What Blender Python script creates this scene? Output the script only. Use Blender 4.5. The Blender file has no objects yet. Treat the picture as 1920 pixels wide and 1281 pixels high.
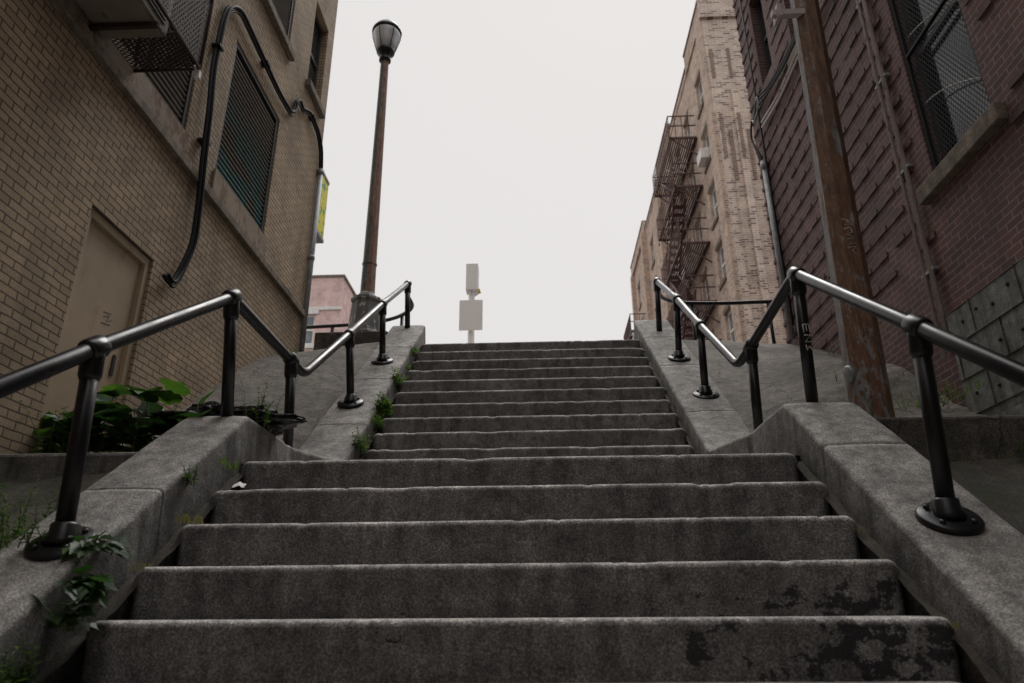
import bpy, math, random
from mathutils import Matrix, Vector, noise
random.seed(7)
V=Vector
def nz(x,y,z=0.0): return noise.noise(V((x,y,z)))
scene=bpy.context.scene
# ------------------------------------------------------------ materials
def nd(nt,typ,ins=None,**props):
    n=nt.nodes.new(typ)
    for k,v in props.items(): setattr(n,k,v)
    if ins:
        for k,v in ins.items():
            s=n.inputs[k]
            if isinstance(v,bpy.types.NodeSocket): nt.links.new(v,s)
            else: s.default_value=v
    return n
def newmat(name):
    m=bpy.data.materials.new(name); m.use_nodes=True
    nt=m.node_tree; b=nt.nodes['Principled BSDF']
    tc=nt.nodes.new('ShaderNodeTexCoord')
    return m,nt,b,tc.outputs['Object']
def c4(c): return (c[0],c[1],c[2],1.0)
def ramp(nt,fac,stops):
    r=nt.nodes.new('ShaderNodeValToRGB'); nt.links.new(fac,r.inputs[0])
    e=r.color_ramp.elements
    while len(e)<len(stops): e.new(0.5)
    for i,(p,c) in enumerate(stops):
        e[i].position=p; e[i].color=c4(c) if not isinstance(c,(int,float)) else (c,c,c,1)
    return r.outputs[0]
def mix(nt,f,a,b,mode='MIX'):
    n=nt.nodes.new('ShaderNodeMix'); n.data_type='RGBA'; n.blend_type=mode
    for s,v in ((n.inputs[0],f),(n.inputs[6],a),(n.inputs[7],b)):
        if isinstance(v,bpy.types.NodeSocket): nt.links.new(v,s)
        elif isinstance(v,(tuple,list)): s.default_value=c4(v)
        else: s.default_value=v
    return n.outputs[2]
def mapping(nt,vec,scale=(1,1,1),loc=(0,0,0)):
    return nd(nt,'ShaderNodeMapping',{'Vector':vec,'Scale':scale,'Location':loc}).outputs[0]
def noi(nt,vec,scale,detail=3,rough=.55):
    return nd(nt,'ShaderNodeTexNoise',{'Vector':vec,'Scale':scale,'Detail':min(detail,4),'Roughness':rough}).outputs[0]
def math_(nt,op,a,b=0.0,clamp=False):
    n=nt.nodes.new('ShaderNodeMath'); n.operation=op; n.use_clamp=clamp
    for s,v in ((n.inputs[0],a),(n.inputs[1],b)):
        if isinstance(v,bpy.types.NodeSocket): nt.links.new(v,s)
        else: s.default_value=v
    return n.outputs[0]
def bump(nt,b,h,strength=.5,dist=.01):
    n=nd(nt,'ShaderNodeBump',{'Height':h,'Strength':strength,'Distance':dist})
    nt.links.new(n.outputs[0],b.inputs['Normal'])
def sepn(nt):
    g=nt.nodes.new('ShaderNodeNewGeometry')
    return nd(nt,'ShaderNodeSeparateXYZ',{0:g.outputs['Normal']}).outputs
def mrange(nt,v,a,b,c=0.0,d=1.0):
    return nd(nt,'ShaderNodeMapRange',{'Value':v,'From Min':a,'From Max':b,'To Min':c,'To Max':d}).outputs[0]

def concrete(name,dark,light,top=1.6,patches=False,moss=0.0,streak=.6,spk=1.0,vert_mul=1.0,lo=.25,cracks=0.0):
    m,nt,b,o=newmat(name)
    big=noi(nt,o,1.9,4,.65)
    col=mix(nt,ramp(nt,big,[(.32,0.0),(.68,1.0)]),dark,light)
    sp=noi(nt,o,135,2,.7)
    col=mix(nt,.9*spk,col,ramp(nt,sp,[(.34,(.35,.35,.35)),(.5,(.92,.92,.92)),(.66,(2.1,2.05,2.0))]),'MULTIPLY')
    md=noi(nt,o,13,4,.7)
    col=mix(nt,.85,col,ramp(nt,md,[(.3,(.48,.48,.48)),(.55,(1.05,1.03,1.0)),(.75,(1.5,1.48,1.45))]),'MULTIPLY')
    st=noi(nt,mapping(nt,o,(11,11,1.1)),1.0,4,.6)
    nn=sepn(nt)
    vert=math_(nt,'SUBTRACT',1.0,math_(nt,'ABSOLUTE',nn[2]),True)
    stc=ramp(nt,st,[(.38,(.42*vert_mul,.415*vert_mul,.42*vert_mul)),(.56,(vert_mul,vert_mul,vert_mul))])  # vertical faces toned down by an even factor, over streak noise
    col=mix(nt,math_(nt,'MULTIPLY',vert,streak if vert_mul==1 else 1.0),col,stc,'MULTIPLY')
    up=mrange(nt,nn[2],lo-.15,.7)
    col=mix(nt,math_(nt,'MULTIPLY',up,mrange(nt,md,.3,.6,.6,1.0)),col,(top,top*.985,top*.97),'MULTIPLY')  # up-facing faces lightened: rain-washed wear plus a painted-in nosing highlight
    if cracks>0:
        wv=nd(nt,'ShaderNodeTexNoise',{'Vector':o,'Scale':5.0,'Detail':3.0}).outputs[1]
        wo=nd(nt,'ShaderNodeVectorMath',{0:o,1:nd(nt,'ShaderNodeVectorMath',{0:wv,'Scale':.25},operation='SCALE').outputs[0]},operation='ADD').outputs[0]
        vo=nd(nt,'ShaderNodeTexVoronoi',{'Vector':wo,'Scale':1.3},feature='DISTANCE_TO_EDGE').outputs[0]
        col=mix(nt,math_(nt,'MULTIPLY',ramp(nt,vo,[(.004,1.0),(.010,0.0)]),cracks),col,(.02,.018,.014))
        s3=noi(nt,o,.9,4,.7)
        col=mix(nt,math_(nt,'MULTIPLY',ramp(nt,s3,[(.45,0.0),(.62,1.0)]),.7),col,(.45,.43,.40),'MULTIPLY')
    if patches:
        xyz=nd(nt,'ShaderNodeSeparateXYZ',{0:o}).outputs
        mx=mrange(nt,xyz[0],.15,1.0,-.10,.06)
        mz=mrange(nt,xyz[2],.05,.30,.0,-.25)
        pn=nd(nt,'ShaderNodeTexNoise',{'Vector':mapping(nt,o,(1,1,1.4)),'Scale':7.0,'Detail':7.0,'Roughness':.72}).outputs[0]
        ff=math_(nt,'ADD',math_(nt,'ADD',pn,mx),mz)
        pm=ramp(nt,ff,[(.545,0.0),(.56,1.0)])
        col=mix(nt,math_(nt,'MULTIPLY',pm,vert),col,(.010,.010,.012))
        pm3=math_(nt,'MULTIPLY',ramp(nt,pn,[(.69,0.0),(.705,1.0)]),vert)
        col=mix(nt,math_(nt,'MULTIPLY',pm3,.8),col,(.018,.018,.018))
    if moss>0:
        mn=noi(nt,o,4,4,.7)
        col=mix(nt,math_(nt,'MULTIPLY',ramp(nt,mn,[(.48,0.0),(.62,1.0)]),moss),col,(.03,.038,.015))
    nt.links.new(col,b.inputs['Base Color'])
    b.inputs['Roughness'].default_value=.85
    h=math_(nt,'ADD',math_(nt,'MULTIPLY',sp,.35),md)
    bump(nt,b,h,.5,.010)
    return m
def brick(name,c1,c2,mortar,bw=.155,rh=.0525,ms=.005,dirt=.5,dirtcol=(.03,.028,.025),rough=.85,bmp=.7,var=.6,speck=0.0,far=False):
    m,nt,b,o=newmat(name)
    xyz=nd(nt,'ShaderNodeSeparateXYZ',{0:o}).outputs
    nn=sepn(nt)
    ax=math_(nt,'GREATER_THAN',math_(nt,'ABSOLUTE',nn[0]),.5)
    u=math_(nt,'ADD',math_(nt,'MULTIPLY',xyz[1],ax),math_(nt,'MULTIPLY',xyz[0],math_(nt,'SUBTRACT',1.0,ax)))
    vec=nd(nt,'ShaderNodeCombineXYZ',{0:u,1:xyz[2],2:0.0}).outputs[0]
    vec2=vec
    if not far:
        wn=nd(nt,'ShaderNodeTexNoise',{'Vector':vec,'Scale':4.0,'Detail':2.0})
        wv=nd(nt,'ShaderNodeVectorMath',{0:wn.outputs[1],1:(.5,.5,.5)},operation='SUBTRACT').outputs[0]
        wv2=nd(nt,'ShaderNodeVectorMath',{0:wv,'Scale':.018},operation='SCALE').outputs[0]
        vec2=nd(nt,'ShaderNodeVectorMath',{0:vec,1:wv2},operation='ADD').outputs[0]
    bt=nd(nt,'ShaderNodeTexBrick',{'Vector':vec2,'Color1':c4(c1),'Color2':c4(c2),'Mortar':c4(mortar),'Scale':1.0,'Mortar Size':ms,'Mortar Smooth':.12,'Bias':0.0,'Brick Width':bw,'Row Height':rh})
    col=bt.outputs[0]
    if speck>0:
        bt2=nd(nt,'ShaderNodeTexBrick',{'Vector':vec2,'Color1':(0,0,0,1),'Color2':(1,1,1,1),'Mortar':(0,0,0,1),'Scale':1.0,'Mortar Size':ms,'Mortar Smooth':.1,'Bias':0.0,'Brick Width':bw,'Row Height':rh})
        sc=ramp(nt,bt2.outputs[0],[(.74,0.0),(.78,1.0)])
        col=mix(nt,math_(nt,'MULTIPLY',sc,speck),col,(.13,.07,.06))
    n1=noi(nt,o,2.2,4,.65)
    col=mix(nt,var,col,ramp(nt,n1,[(.3,(.5,.5,.5)),(.5,(1,1,1)),(.72,(1.4,1.38,1.35))]),'MULTIPLY')
    n2=noi(nt,mapping(nt,o,(2.2,2.2,.5)),1.0,4,.65)
    col=mix(nt,math_(nt,'MULTIPLY',ramp(nt,n2,[(.46,0.0),(.72,1.0)]),dirt),col,dirtcol)
    h=math_(nt,'SUBTRACT',1.0,bt.outputs[1])
    if not far:
        n3=noi(nt,o,70,3,.7)
        col=mix(nt,.6,col,ramp(nt,n3,[(.3,(.65,.65,.65)),(.7,(1.3,1.3,1.3))]),'MULTIPLY')
        h=math_(nt,'ADD',h,math_(nt,'MULTIPLY',n3,.35))
        bump(nt,b,h,bmp,.010)
    nt.links.new(col,b.inputs['Base Color']); b.inputs['Roughness'].default_value=rough
    return m
def simple(name,c,rough=.6,metal=0.0,var=.35,scale=8,bm=.15,c2=None,thr=(.55,.62),spec=.5):
    m,nt,b,o=newmat(name)
    n=noi(nt,o,scale,4,.65)
    col=mix(nt,var,c,ramp(nt,n,[(.3,(.6,.6,.6)),(.7,(1.35,1.35,1.35))]),'MULTIPLY')
    if c2:
        n2=noi(nt,mapping(nt,o,(1,1,.45)),scale*1.7,4,.75)
        col=mix(nt,ramp(nt,n2,[(thr[0],0.0),(thr[1],1.0)]),col,c2)
    nt.links.new(col,b.inputs['Base Color'])
    b.inputs['Roughness'].default_value=rough; b.inputs['Metallic'].default_value=metal
    b.inputs['Specular IOR Level'].default_value=spec
    if bm: bump(nt,b,n,bm,.01)
    return m

M={}
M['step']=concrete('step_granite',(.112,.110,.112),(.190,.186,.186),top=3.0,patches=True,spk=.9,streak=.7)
M['cheek']=concrete('cheek_concrete',(.135,.132,.130),(.245,.24,.234),top=1.5,spk=.8,vert_mul=.66)
M['bank']=concrete('bank_concrete',(.085,.078,.07),(.185,.168,.15),top=1.0,moss=.3,cracks=.8)
M['bankdirt']=concrete('bank_mossy',(.045,.042,.034),(.085,.078,.065),top=.9,moss=.75)
M['soil']=concrete('soil',(.022,.018,.013),(.045,.036,.026),top=1.0,moss=.3)
M['block']=concrete('painted_block',(.18,.19,.185),(.28,.29,.275),top=1.1,streak=.7,spk=.4)
M['sill']=concrete('stone_sill',(.15,.122,.095),(.25,.21,.165),top=1.1,spk=.5)
M['sillr']=simple('rust_stained_sill',(.26,.205,.155),.8,0,.5,4,.2,c2=(.14,.07,.04),thr=(.50,.62))
M['brickL']=brick('tan_painted_brick',(.44,.335,.23),(.35,.265,.175),(.10,.075,.052),ms=.0048,dirt=.5,dirtcol=(.13,.108,.08),bmp=.9)
M['brickR']=brick('dark_red_brick',(.162,.074,.066),(.092,.048,.045),(.26,.205,.19),ms=.0045,dirt=.6,dirtcol=(.055,.037,.035),rough=.75)
M['brickRp']=brick('dark_red_brick_course',(.145,.070,.064),(.085,.046,.043),(.05,.04,.037),ms=.004,dirt=.5,dirtcol=(.04,.03,.028),rough=.7)
M['brickT']=brick('tan_brick_far',(.52,.375,.29),(.42,.29,.22),(.52,.45,.39),bw=.26,rh=.085,ms=.012,dirt=.2,dirtcol=(.26,.19,.15),speck=.35,far=True)  # far tan bricks: base colours lightened to stand in for haze
M['brickT2']=brick('tan_brick_speckled',(.60,.47,.38),(.48,.34,.275),(.64,.58,.53),bw=.26,rh=.085,ms=.014,dirt=.1,dirtcol=(.3,.22,.17),speck=.7,far=True)
M['brickD']=brick('brown_brick_strip',(.22,.14,.11),(.16,.10,.08),(.4,.33,.28),bw=.26,rh=.085,ms=.012,dirt=.1,far=True)
M['brickP']=brick('pink_brick_far',(.74,.49,.47),(.66,.43,.41),(.70,.60,.58),bw=.3,rh=.1,ms=.012,dirt=.1,far=True)
M['dark']=simple('dark_interior',(.012,.012,.013),.8)
M['slat']=simple('rusty_gate_slats',(.13,.11,.092),.55,.0,.6,6,c2=(.13,.065,.04),thr=(.6,.7))
M['frame']=simple('dark_window_frame',(.03,.03,.032),.5)
M['door']=simple('beige_door',(.45,.355,.245),.55,0,.3,2.5,.05,c2=(.37,.275,.18),thr=(.55,.7))
M['cable']=simple('black_cable',(.009,.009,.010),.6,spec=.3)
M['galv']=simple('grey_conduit',(.30,.32,.325),.5,.2,.4,10,c2=(.16,.155,.15),thr=(.5,.7))
M['wpipe']=simple('painted_pipe',(.52,.46,.45),.5,0,.4,10,c2=(.22,.15,.14),thr=(.58,.66))
M['acmetal']=simple('ac_casing',(.22,.19,.155),.55,0,.4,5,c2=(.10,.065,.04),thr=(.58,.7))
M['mesh']=simple('rusty_mesh',(.05,.032,.028),.6,.2,.5,9)
M['meshb']=simple('black_mesh',(.018,.018,.019),.6,spec=.25)
M['white']=simple('white_paint',(.75,.73,.71),.5)
M['signal']=simple('pale_painted_metal',(.93,.915,.905),.5,0,.05)
M['yellow']=simple('yellow_lens',(.75,.50,.04),.4)
M['fe']=simple('fire_escape_paint',(.10,.05,.045),.6)
M['asphalt']=simple('asphalt',(.05,.05,.052),.9,0,.5,3)
M['pave']=concrete('pavement',(.16,.155,.15),(.24,.23,.22),top=1.1)
M['ground']=simple('ground_soil',(.09,.085,.075),.95,0,.5,.6)
M['lampblack']=simple('lamp_black_paint',(.015,.017,.019),.4,spec=.35)
M['bag']=simple('black_plastic',(.010,.010,.011),.25,0,.3,12,.4)
M['stem']=simple('stem_green',(.06,.09,.03),.6)
M['trim']=simple('roof_membrane',(.10,.10,.10),.9)
def railmat():
    m,nt,b,o=newmat('black_gloss_paint')
    n=noi(nt,o,30,4,.75); n2=noi(nt,o,5,3,.6)
    nn=sepn(nt)
    f=math_(nt,'ADD',n,math_(nt,'MULTIPLY',nn[2],.05))
    chip=ramp(nt,f,[(.70,0.0),(.72,1.0)])
    col=mix(nt,chip,(.008,.008,.010),(.13,.09,.07))
    nt.links.new(col,b.inputs['Base Color'])
    nt.links.new(ramp(nt,n2,[(.3,.24),(.7,.42)]),b.inputs['Roughness'])
    b.inputs['Specular IOR Level'].default_value=.40
    bump(nt,b,n,.12,.004)
    return m
M['black']=railmat()
def polemat(name,rust,grey,xm,amount):
    m,nt,b,o=newmat(name)
    nn=sepn(nt)
    n=noi(nt,mapping(nt,o,(1,1,.3)),9,4,.75); n2=noi(nt,mapping(nt,o,(1,1,.25)),30,4,.7)
    side=mrange(nt,nn[0],xm-.15,xm+.15)
    f=ramp(nt,math_(nt,'ADD',n,math_(nt,'MULTIPLY',side,amount)),[(.55,0.0),(.60,1.0)])
    col=mix(nt,f,grey,rust)
    col=mix(nt,.95,col,ramp(nt,n2,[(.3,(.35,.35,.37)),(.5,(.95,.95,.95)),(.75,(1.7,1.6,1.5))]),'MULTIPLY')
    xyz=nd(nt,'ShaderNodeSeparateXYZ',{0:o}).outputs
    n3=nd(nt,'ShaderNodeTexNoise',{'Vector':mapping(nt,o,(1,1,.5),(3,1,5)),'Scale':16.0,'Detail':6.0,'Roughness':.75}).outputs[0]
    fl=ramp(nt,math_(nt,'ADD',n3,mrange(nt,xyz[2],1.0,2.6,.09,-.02)),[(.59,0.0),(.61,1.0)])
    col=mix(nt,math_(nt,'MULTIPLY',fl,.75),col,(.22,.24,.26))
    nt.links.new(col,b.inputs['Base Color']); b.inputs['Roughness'].default_value=.6
    bump(nt,b,n2,.5,.008)
    return m
M['pole']=polemat('rusted_steel',(.150,.078,.043),(.19,.185,.175),-.75,.2)
M['lamppole']=polemat('weathered_bronze',(.24,.135,.10),(.10,.13,.125),-.2,.18)
M['lampbase']=simple('lamp_base_paint',(.13,.125,.12),.6,0,.5,8,c2=(.50,.50,.49),thr=(.57,.61))
def glassm(name,c,rough=.08,spec=.6):
    m,nt,b,o=newmat(name)
    n=noi(nt,o,3,3,.6)
    nt.links.new(mix(nt,.5,c,ramp(nt,n,[(.3,(.5,.5,.5)),(.7,(1.4,1.4,1.4))]),'MULTIPLY'),b.inputs['Base Color'])
    b.inputs['Roughness'].default_value=rough; b.inputs['Specular IOR Level'].default_value=spec
    bump(nt,b,n,.05,.02)
    return m
M['glass']=glassm('dark_glass',(.015,.017,.02))
M['lampglass']=glassm('lamp_glass',(.65,.68,.72),.15)
M['farglass']=glassm('far_glass',(.16,.19,.21),.15)
def leafm(name,c1,c2):
    m,nt,b,o=newmat(name)
    n=noi(nt,o,18,3,.6)
    col=mix(nt,ramp(nt,n,[(.35,0.0),(.65,1.0)]),c1,c2)
    nt.links.new(col,b.inputs['Base Color']); b.inputs['Roughness'].default_value=.5
    tr=nd(nt,'ShaderNodeBsdfTranslucent'); nt.links.new(mix(nt,1.0,col,(1.6,1.9,.8),'MULTIPLY'),tr.inputs[0])
    ms=nt.nodes.new('ShaderNodeMixShader'); ms.inputs[0].default_value=.35
    nt.links.new(b.outputs[0],ms.inputs[1]); nt.links.new(tr.outputs[0],ms.inputs[2])
    nt.links.new(ms.outputs[0],nt.nodes['Material Output'].inputs[0])
    return m
M['leaf']=leafm('leaf_green',(.042,.092,.02),(.075,.14,.032))
M['leafd']=leafm('leaf_dark',(.018,.045,.017),(.032,.068,.022))
M['weed']=leafm('weed_green',(.075,.13,.025),(.12,.185,.04))
M['dry']=leafm('dry_grass',(.13,.11,.065),(.17,.14,.085))
def signyellow():
    m,nt,b,o=newmat('yellow_poster')
    n=noi(nt,o,9,2,.5)
    nt.links.new(ramp(nt,n,[(.38,(.10,.42,.25)),(.44,(.88,.84,.05)),(.64,(.92,.88,.14)),(.70,(.5,.65,.1))]),b.inputs['Base Color'])
    return m
M['poster']=signyellow()
def slatteal():
    m,nt,b,o=newmat('gate_slats_painted')
    n=noi(nt,mapping(nt,o,(1,2.2,2.2),(0,1,3)),1.1,3,.6)
    xyz=nd(nt,'ShaderNodeSeparateXYZ',{0:o}).outputs
    n2=noi(nt,o,9,4,.7)
    col=mix(nt,ramp(nt,n2,[(.5,0.0),(.72,1.0)]),(.125,.11,.092),(.12,.07,.045))
    low=mrange(nt,xyz[2],4.2,5.0,1,0)
    col=mix(nt,math_(nt,'MULTIPLY',math_(nt,'MULTIPLY',ramp(nt,n,[(.42,0.0),(.50,1.0)]),low),.7),col,(.04,.19,.19))
    nt.links.new(col,b.inputs['Base Color']); b.inputs['Roughness'].default_value=.5
    return m
M['slatt']=slatteal()

# ------------------------------------------------------------ mesh builder
class MB:
    def __init__(s): s.v=[];s.f=[];s.m=[];s.s=[];s.mats=[]
    def mi(s,mat):
        mt=M[mat]
        if mt not in s.mats: s.mats.append(mt)
        return s.mats.index(mt)
    def add(s,vs,fs,mat,smooth=False):
        o=len(s.v); i=s.mi(mat)
        s.v+= [tuple(p) for p in vs]
        for f in fs: s.f.append([o+k for k in f]); s.m.append(i); s.s.append(smooth)
    def box(s,x0,x1,y0,y1,z0,z1,mat):
        vs=[(x,y,z) for x in (x0,x1) for y in (y0,y1) for z in (z0,z1)]
        s.add(vs,[(0,1,3,2),(4,6,7,5),(0,4,5,1),(2,3,7,6),(0,2,6,4),(1,5,7,3)],mat)
    def quad(s,a,b,c,d,mat): s.add([a,b,c,d],[(0,1,2,3)],mat)
    def tube(s,path,r,mat,n=12,smooth=True):
        path=[V(p) for p in path]
        rr=r if isinstance(r,(list,tuple)) else [r]*len(path)
        vs=[];fs=[]
        t=(path[1]-path[0]).normalized()
        a=V((0,0,1)) if abs(t.z)<.9 else V((1,0,0))
        u=t.cross(a).normalized()
        for i,p in enumerate(path):
            if i==0: t=(path[1]-path[0])
            elif i==len(path)-1: t=path[-1]-path[-2]
            else: t=(path[i+1]-path[i]).normalized()+(path[i]-path[i-1]).normalized()
            t.normalize(); u=(u-t*u.dot(t)).normalized(); w=t.cross(u)
            for k in range(n):
                an=2*math.pi*k/n
                vs.append(p+(u*math.cos(an)+w*math.sin(an))*rr[i])
        for i in range(len(path)-1):
            for k in range(n):
                fs.append((i*n+k,i*n+(k+1)%n,(i+1)*n+(k+1)%n,(i+1)*n+k))
        fs.append(tuple(range(n))[::-1]); fs.append(tuple((len(path)-1)*n+k for k in range(n)))
        s.add(vs,fs,mat,smooth)
    def lathe(s,cx,cy,prof,mat,n=24,smooth=True,rot=0.0,M_=None):
        vs=[];fs=[]
        for r,z in prof:
            for k in range(n):
                a=2*math.pi*k/n+rot
                vs.append(V((r*math.cos(a),r*math.sin(a),z)))
        for i in range(len(prof)-1):
            for k in range(n): fs.append((i*n+k,i*n+(k+1)%n,(i+1)*n+(k+1)%n,(i+1)*n+k))
        fs.append(tuple(range(n))[::-1]); fs.append(tuple((len(prof)-1)*n+k for k in range(n)))
        if M_: vs=[M_@v for v in vs]
        else: vs=[(v.x+cx,v.y+cy,v.z) for v in vs]
        s.add(vs,fs,mat,smooth)
    def grid(s,fn,nu,nv,mat,smooth=True):
        vs=[fn(i/nu,j/nv) for j in range(nv+1) for i in range(nu+1)]
        fs=[(j*(nu+1)+i,j*(nu+1)+i+1,(j+1)*(nu+1)+i+1,(j+1)*(nu+1)+i) for j in range(nv) for i in range(nu)]
        s.add(vs,fs,mat,smooth)
    def obj(s,name,parent=None,bevel=0):
        me=bpy.data.meshes.new(name); me.from_pydata(s.v,[],s.f)
        for mt in s.mats: me.materials.append(mt)
        me.polygons.foreach_set('material_index',s.m); me.polygons.foreach_set('use_smooth',s.s)
        me.update()
        o=bpy.data.objects.new(name,me); bpy.context.collection.objects.link(o)
        if bevel:
            b=o.modifiers.new('b','BEVEL'); b.width=bevel; b.segments=2; b.limit_method='ANGLE'
        if parent:
            o.parent=parent; o.matrix_parent_inverse=Matrix.Translation(-parent.location)
        return o
def root(name,loc):
    e=bpy.data.objects.new(name,None); e.location=loc; e.empty_display_size=.3
    bpy.context.collection.objects.link(e); return e
def fillet(pts,r=.08,n=6):
    pts=[V(p) for p in pts]; out=[pts[0]]
    for i in range(1,len(pts)-1):
        a,b,c=pts[i-1],pts[i],pts[i+1]
        d1=(a-b); d2=(c-b); rr=min(r,d1.length*.45,d2.length*.45)
        p=b+d1.normalized()*rr; q=b+d2.normalized()*rr
        for k in range(n+1):
            t=k/n; out.append(p*(1-t)**2+b*2*t*(1-t)+q*t*t)
    out.append(pts[-1]); return out
def wall(mb,axis,c,u0,u1,z0,z1,holes,depth,sgn,mat,rev=None):
    rev=rev or mat
    us=sorted(set([u0,u1]+[h[0] for h in holes]+[h[1] for h in holes]))
    zs=sorted(set([z0,z1]+[h[2] for h in holes]+[h[3] for h in holes]))
    P=(lambda u,z,d=0:(c-sgn*d,u,z)) if axis=='x' else (lambda u,z,d=0:(u,c-sgn*d,z))
    for i in range(len(us)-1):
        for j in range(len(zs)-1):
            um=(us[i]+us[i+1])/2; zm=(zs[j]+zs[j+1])/2
            if any(h[0]<um<h[1] and h[2]<zm<h[3] for h in holes): continue
            mb.quad(P(us[i],zs[j]),P(us[i+1],zs[j]),P(us[i+1],zs[j+1]),P(us[i],zs[j+1]),mat)
    for h in holes:
        a,b,z,w=h[:4]
        mb.quad(P(a,z),P(a,w),P(a,w,depth),P(a,z,depth),rev); mb.quad(P(b,z),P(b,w),P(b,w,depth),P(b,z,depth),rev)
        mb.quad(P(a,z),P(b,z),P(b,z,depth),P(a,z,depth),rev); mb.quad(P(a,w),P(b,w),P(b,w,depth),P(a,w,depth),rev)
def abox(mb,axis,c0,c1,u0,u1,z0,z1,mat):
    a,b=min(c0,c1),max(c0,c1)
    if axis=='x': mb.box(a,b,u0,u1,z0,z1,mat)
    else: mb.box(u0,u1,a,b,z0,z1,mat)
def sash(mb,axis,c,sgn,h,depth,fr,gl,w=.05,mid=True):
    a,b,z0,z1=h[:4]
    f=c-sgn*(depth-.03); k=c-sgn*(depth+.002)
    abox(mb,axis,f,k,a,a+w,z0,z1,fr); abox(mb,axis,f,k,b-w,b,z0,z1,fr)
    abox(mb,axis,f,k,a+w,b-w,z0,z0+w,fr); abox(mb,axis,f,k,a+w,b-w,z1-w,z1,fr)
    if mid: abox(mb,axis,f,k,a+w,b-w,(z0+z1)/2-w/2,(z0+z1)/2+w/2,fr)
    g=c-sgn*(depth-.008)
    P=(lambda u,z:(g,u,z)) if axis=='x' else (lambda u,z:(u,g,z))
    mb.quad(P(a+w*.9,z0+w*.9),P(b-w*.9,z0+w*.9),P(b-w*.9,z1-w*.9),P(a+w*.9,z1-w*.9),gl)
def lattice(mb,P,a,b,z0,z1,sp,w,mat):
    H=z1-z0; W=b-a; k=.55
    for s in (1,-1):
        t=-H*k
        while t<W+H*k:
            u_0=t; u_1=t+s*H*k
            za,zb=0.0,1.0
            if s==1:
                if u_0<0: za=(0-u_0)/(u_1-u_0)
                if u_1>W: zb=(W-u_0)/(u_1-u_0)
            else:
                if u_0>W: za=(W-u_0)/(u_1-u_0)
                if u_1<0: zb=(0-u_0)/(u_1-u_0)
            if zb>za and -1e-6<=u_0+(u_1-u_0)*za<=W+1e-6:
                p=(a+u_0+(u_1-u_0)*za,z0+H*za); q=(a+u_0+(u_1-u_0)*zb,z0+H*zb)
                mb.quad(P(p[0]-w,p[1]),P(p[0]+w,p[1]),P(q[0]+w,q[1]),P(q[0]-w,q[1]),mat)
            t+=sp
# ------------------------------------------------------------ staircase
st=root('staircase',(0,4,0))
def flight(name,ks,yf,zf,t,r,xl,xr,seed,last=None):
    mb=MB()
    for k in ks:
        y0=yf(k); z0=zf(k)
        jl=.03*nz(k*1.7,seed); jr=.025*nz(k*1.3,seed+9)
        xa=xl+.02+jl; xb=xr-.01+jr
        tilt=.004*nz(k*2.1,seed+3); back=t+.06 if not(last and k in last) else last[k]
        prof=[(.020,-r-.03),(.013,-r*.75),(.006,-r*.4),(.001,-.036),(0.0,-.024),(.004,-.011),(.011,-.004),(.022,0),(.05,.001),(back*.6,.002),(back,.003)]
        nx=260
        vs=[];fs=[]
        for i in range(nx+1):
            x=xa+(xb-xa)*i/nx
            e=min(i,nx-i)/nx*(xb-xa)
            er=max(0,1-e/.05)
            wav=.0028*nz(x*1.1,k*5.1,seed)+.0013*nz(x*7,k*3.3,seed)+.0013*nz(x*30,k*2.2,seed)
            ch=nz(x*3.1,k*7.7,seed+20); chip=-.006*max(0,min(1,(ch-.48)*9))
            c2=nz(x*17,k*4.4,seed+31); chip-=.004*max(0,min(1,(c2-.42)*9))
            for j,(dy,dz) in enumerate(prof):
                edge=1.0 if 3<=j<=7 else (.5 if j in(2,8) else 0)
                zz=z0+dz+tilt*(x/1.5)+edge*(wav*.5+chip)
                yy=y0+dy+edge*(wav*.7-chip*.8)+er*er*.035*(1 if j<8 else 0)
                if j>=3: zz-=er*er*.022
                vs.append((x,yy,zz))
        m=len(prof)
        for i in range(nx):
            for j in range(m-1): fs.append((i*m+j,(i+1)*m+j,(i+1)*m+j+1,i*m+j+1))
        base=len(vs)
        vs+= [(xa,y0+back,z0-r-.03),(xb,y0+back,z0-r-.03)]
        fs.append(tuple(range(m))+(base,)); fs.append(tuple(nx*m+j for j in range(m))[::-1]+(base+1,))
        mb.add(vs,fs,'step',True)
    return mb.obj(name,st)
yl=lambda k:2.53+.285*k; zl=lambda k:.01+.198*k
yu=lambda k:5.4+.253*k; zu=lambda k:1.254+.197*k
flight('lower_flight',range(-5,5),yl,zl,.285,.198,-1.60,1.35,1.5,{4:1.6})
flight('upper_flight',range(-1,10),yu,zu,.253,.197,-1.40,1.20,5.5,{9:.62})
mb=MB()
def lz(u,v):
    x=-1.62+3.0*u; y=3.75+1.45*v
    return (x,y,.803+.06*v+.004*nz(x*3,y*3))
mb.grid(lz,60,30,'step'); mb.obj('landing',st)
def zL(y):
    a=1.06+.70*(y-3.76); b=1.085; c=1.80+.755*(y-6)
    return min(a,b) if y<4.6 else max(b,c)
def zR(y):
    a=1.12+.74*(y-3.9); b=1.14; c=1.80+.755*(y-6)
    return min(a,b) if y<4.6 else max(b,c)
def lerp(a,b,t): t=max(0,min(1,t)); return a+(b-a)*t
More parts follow.
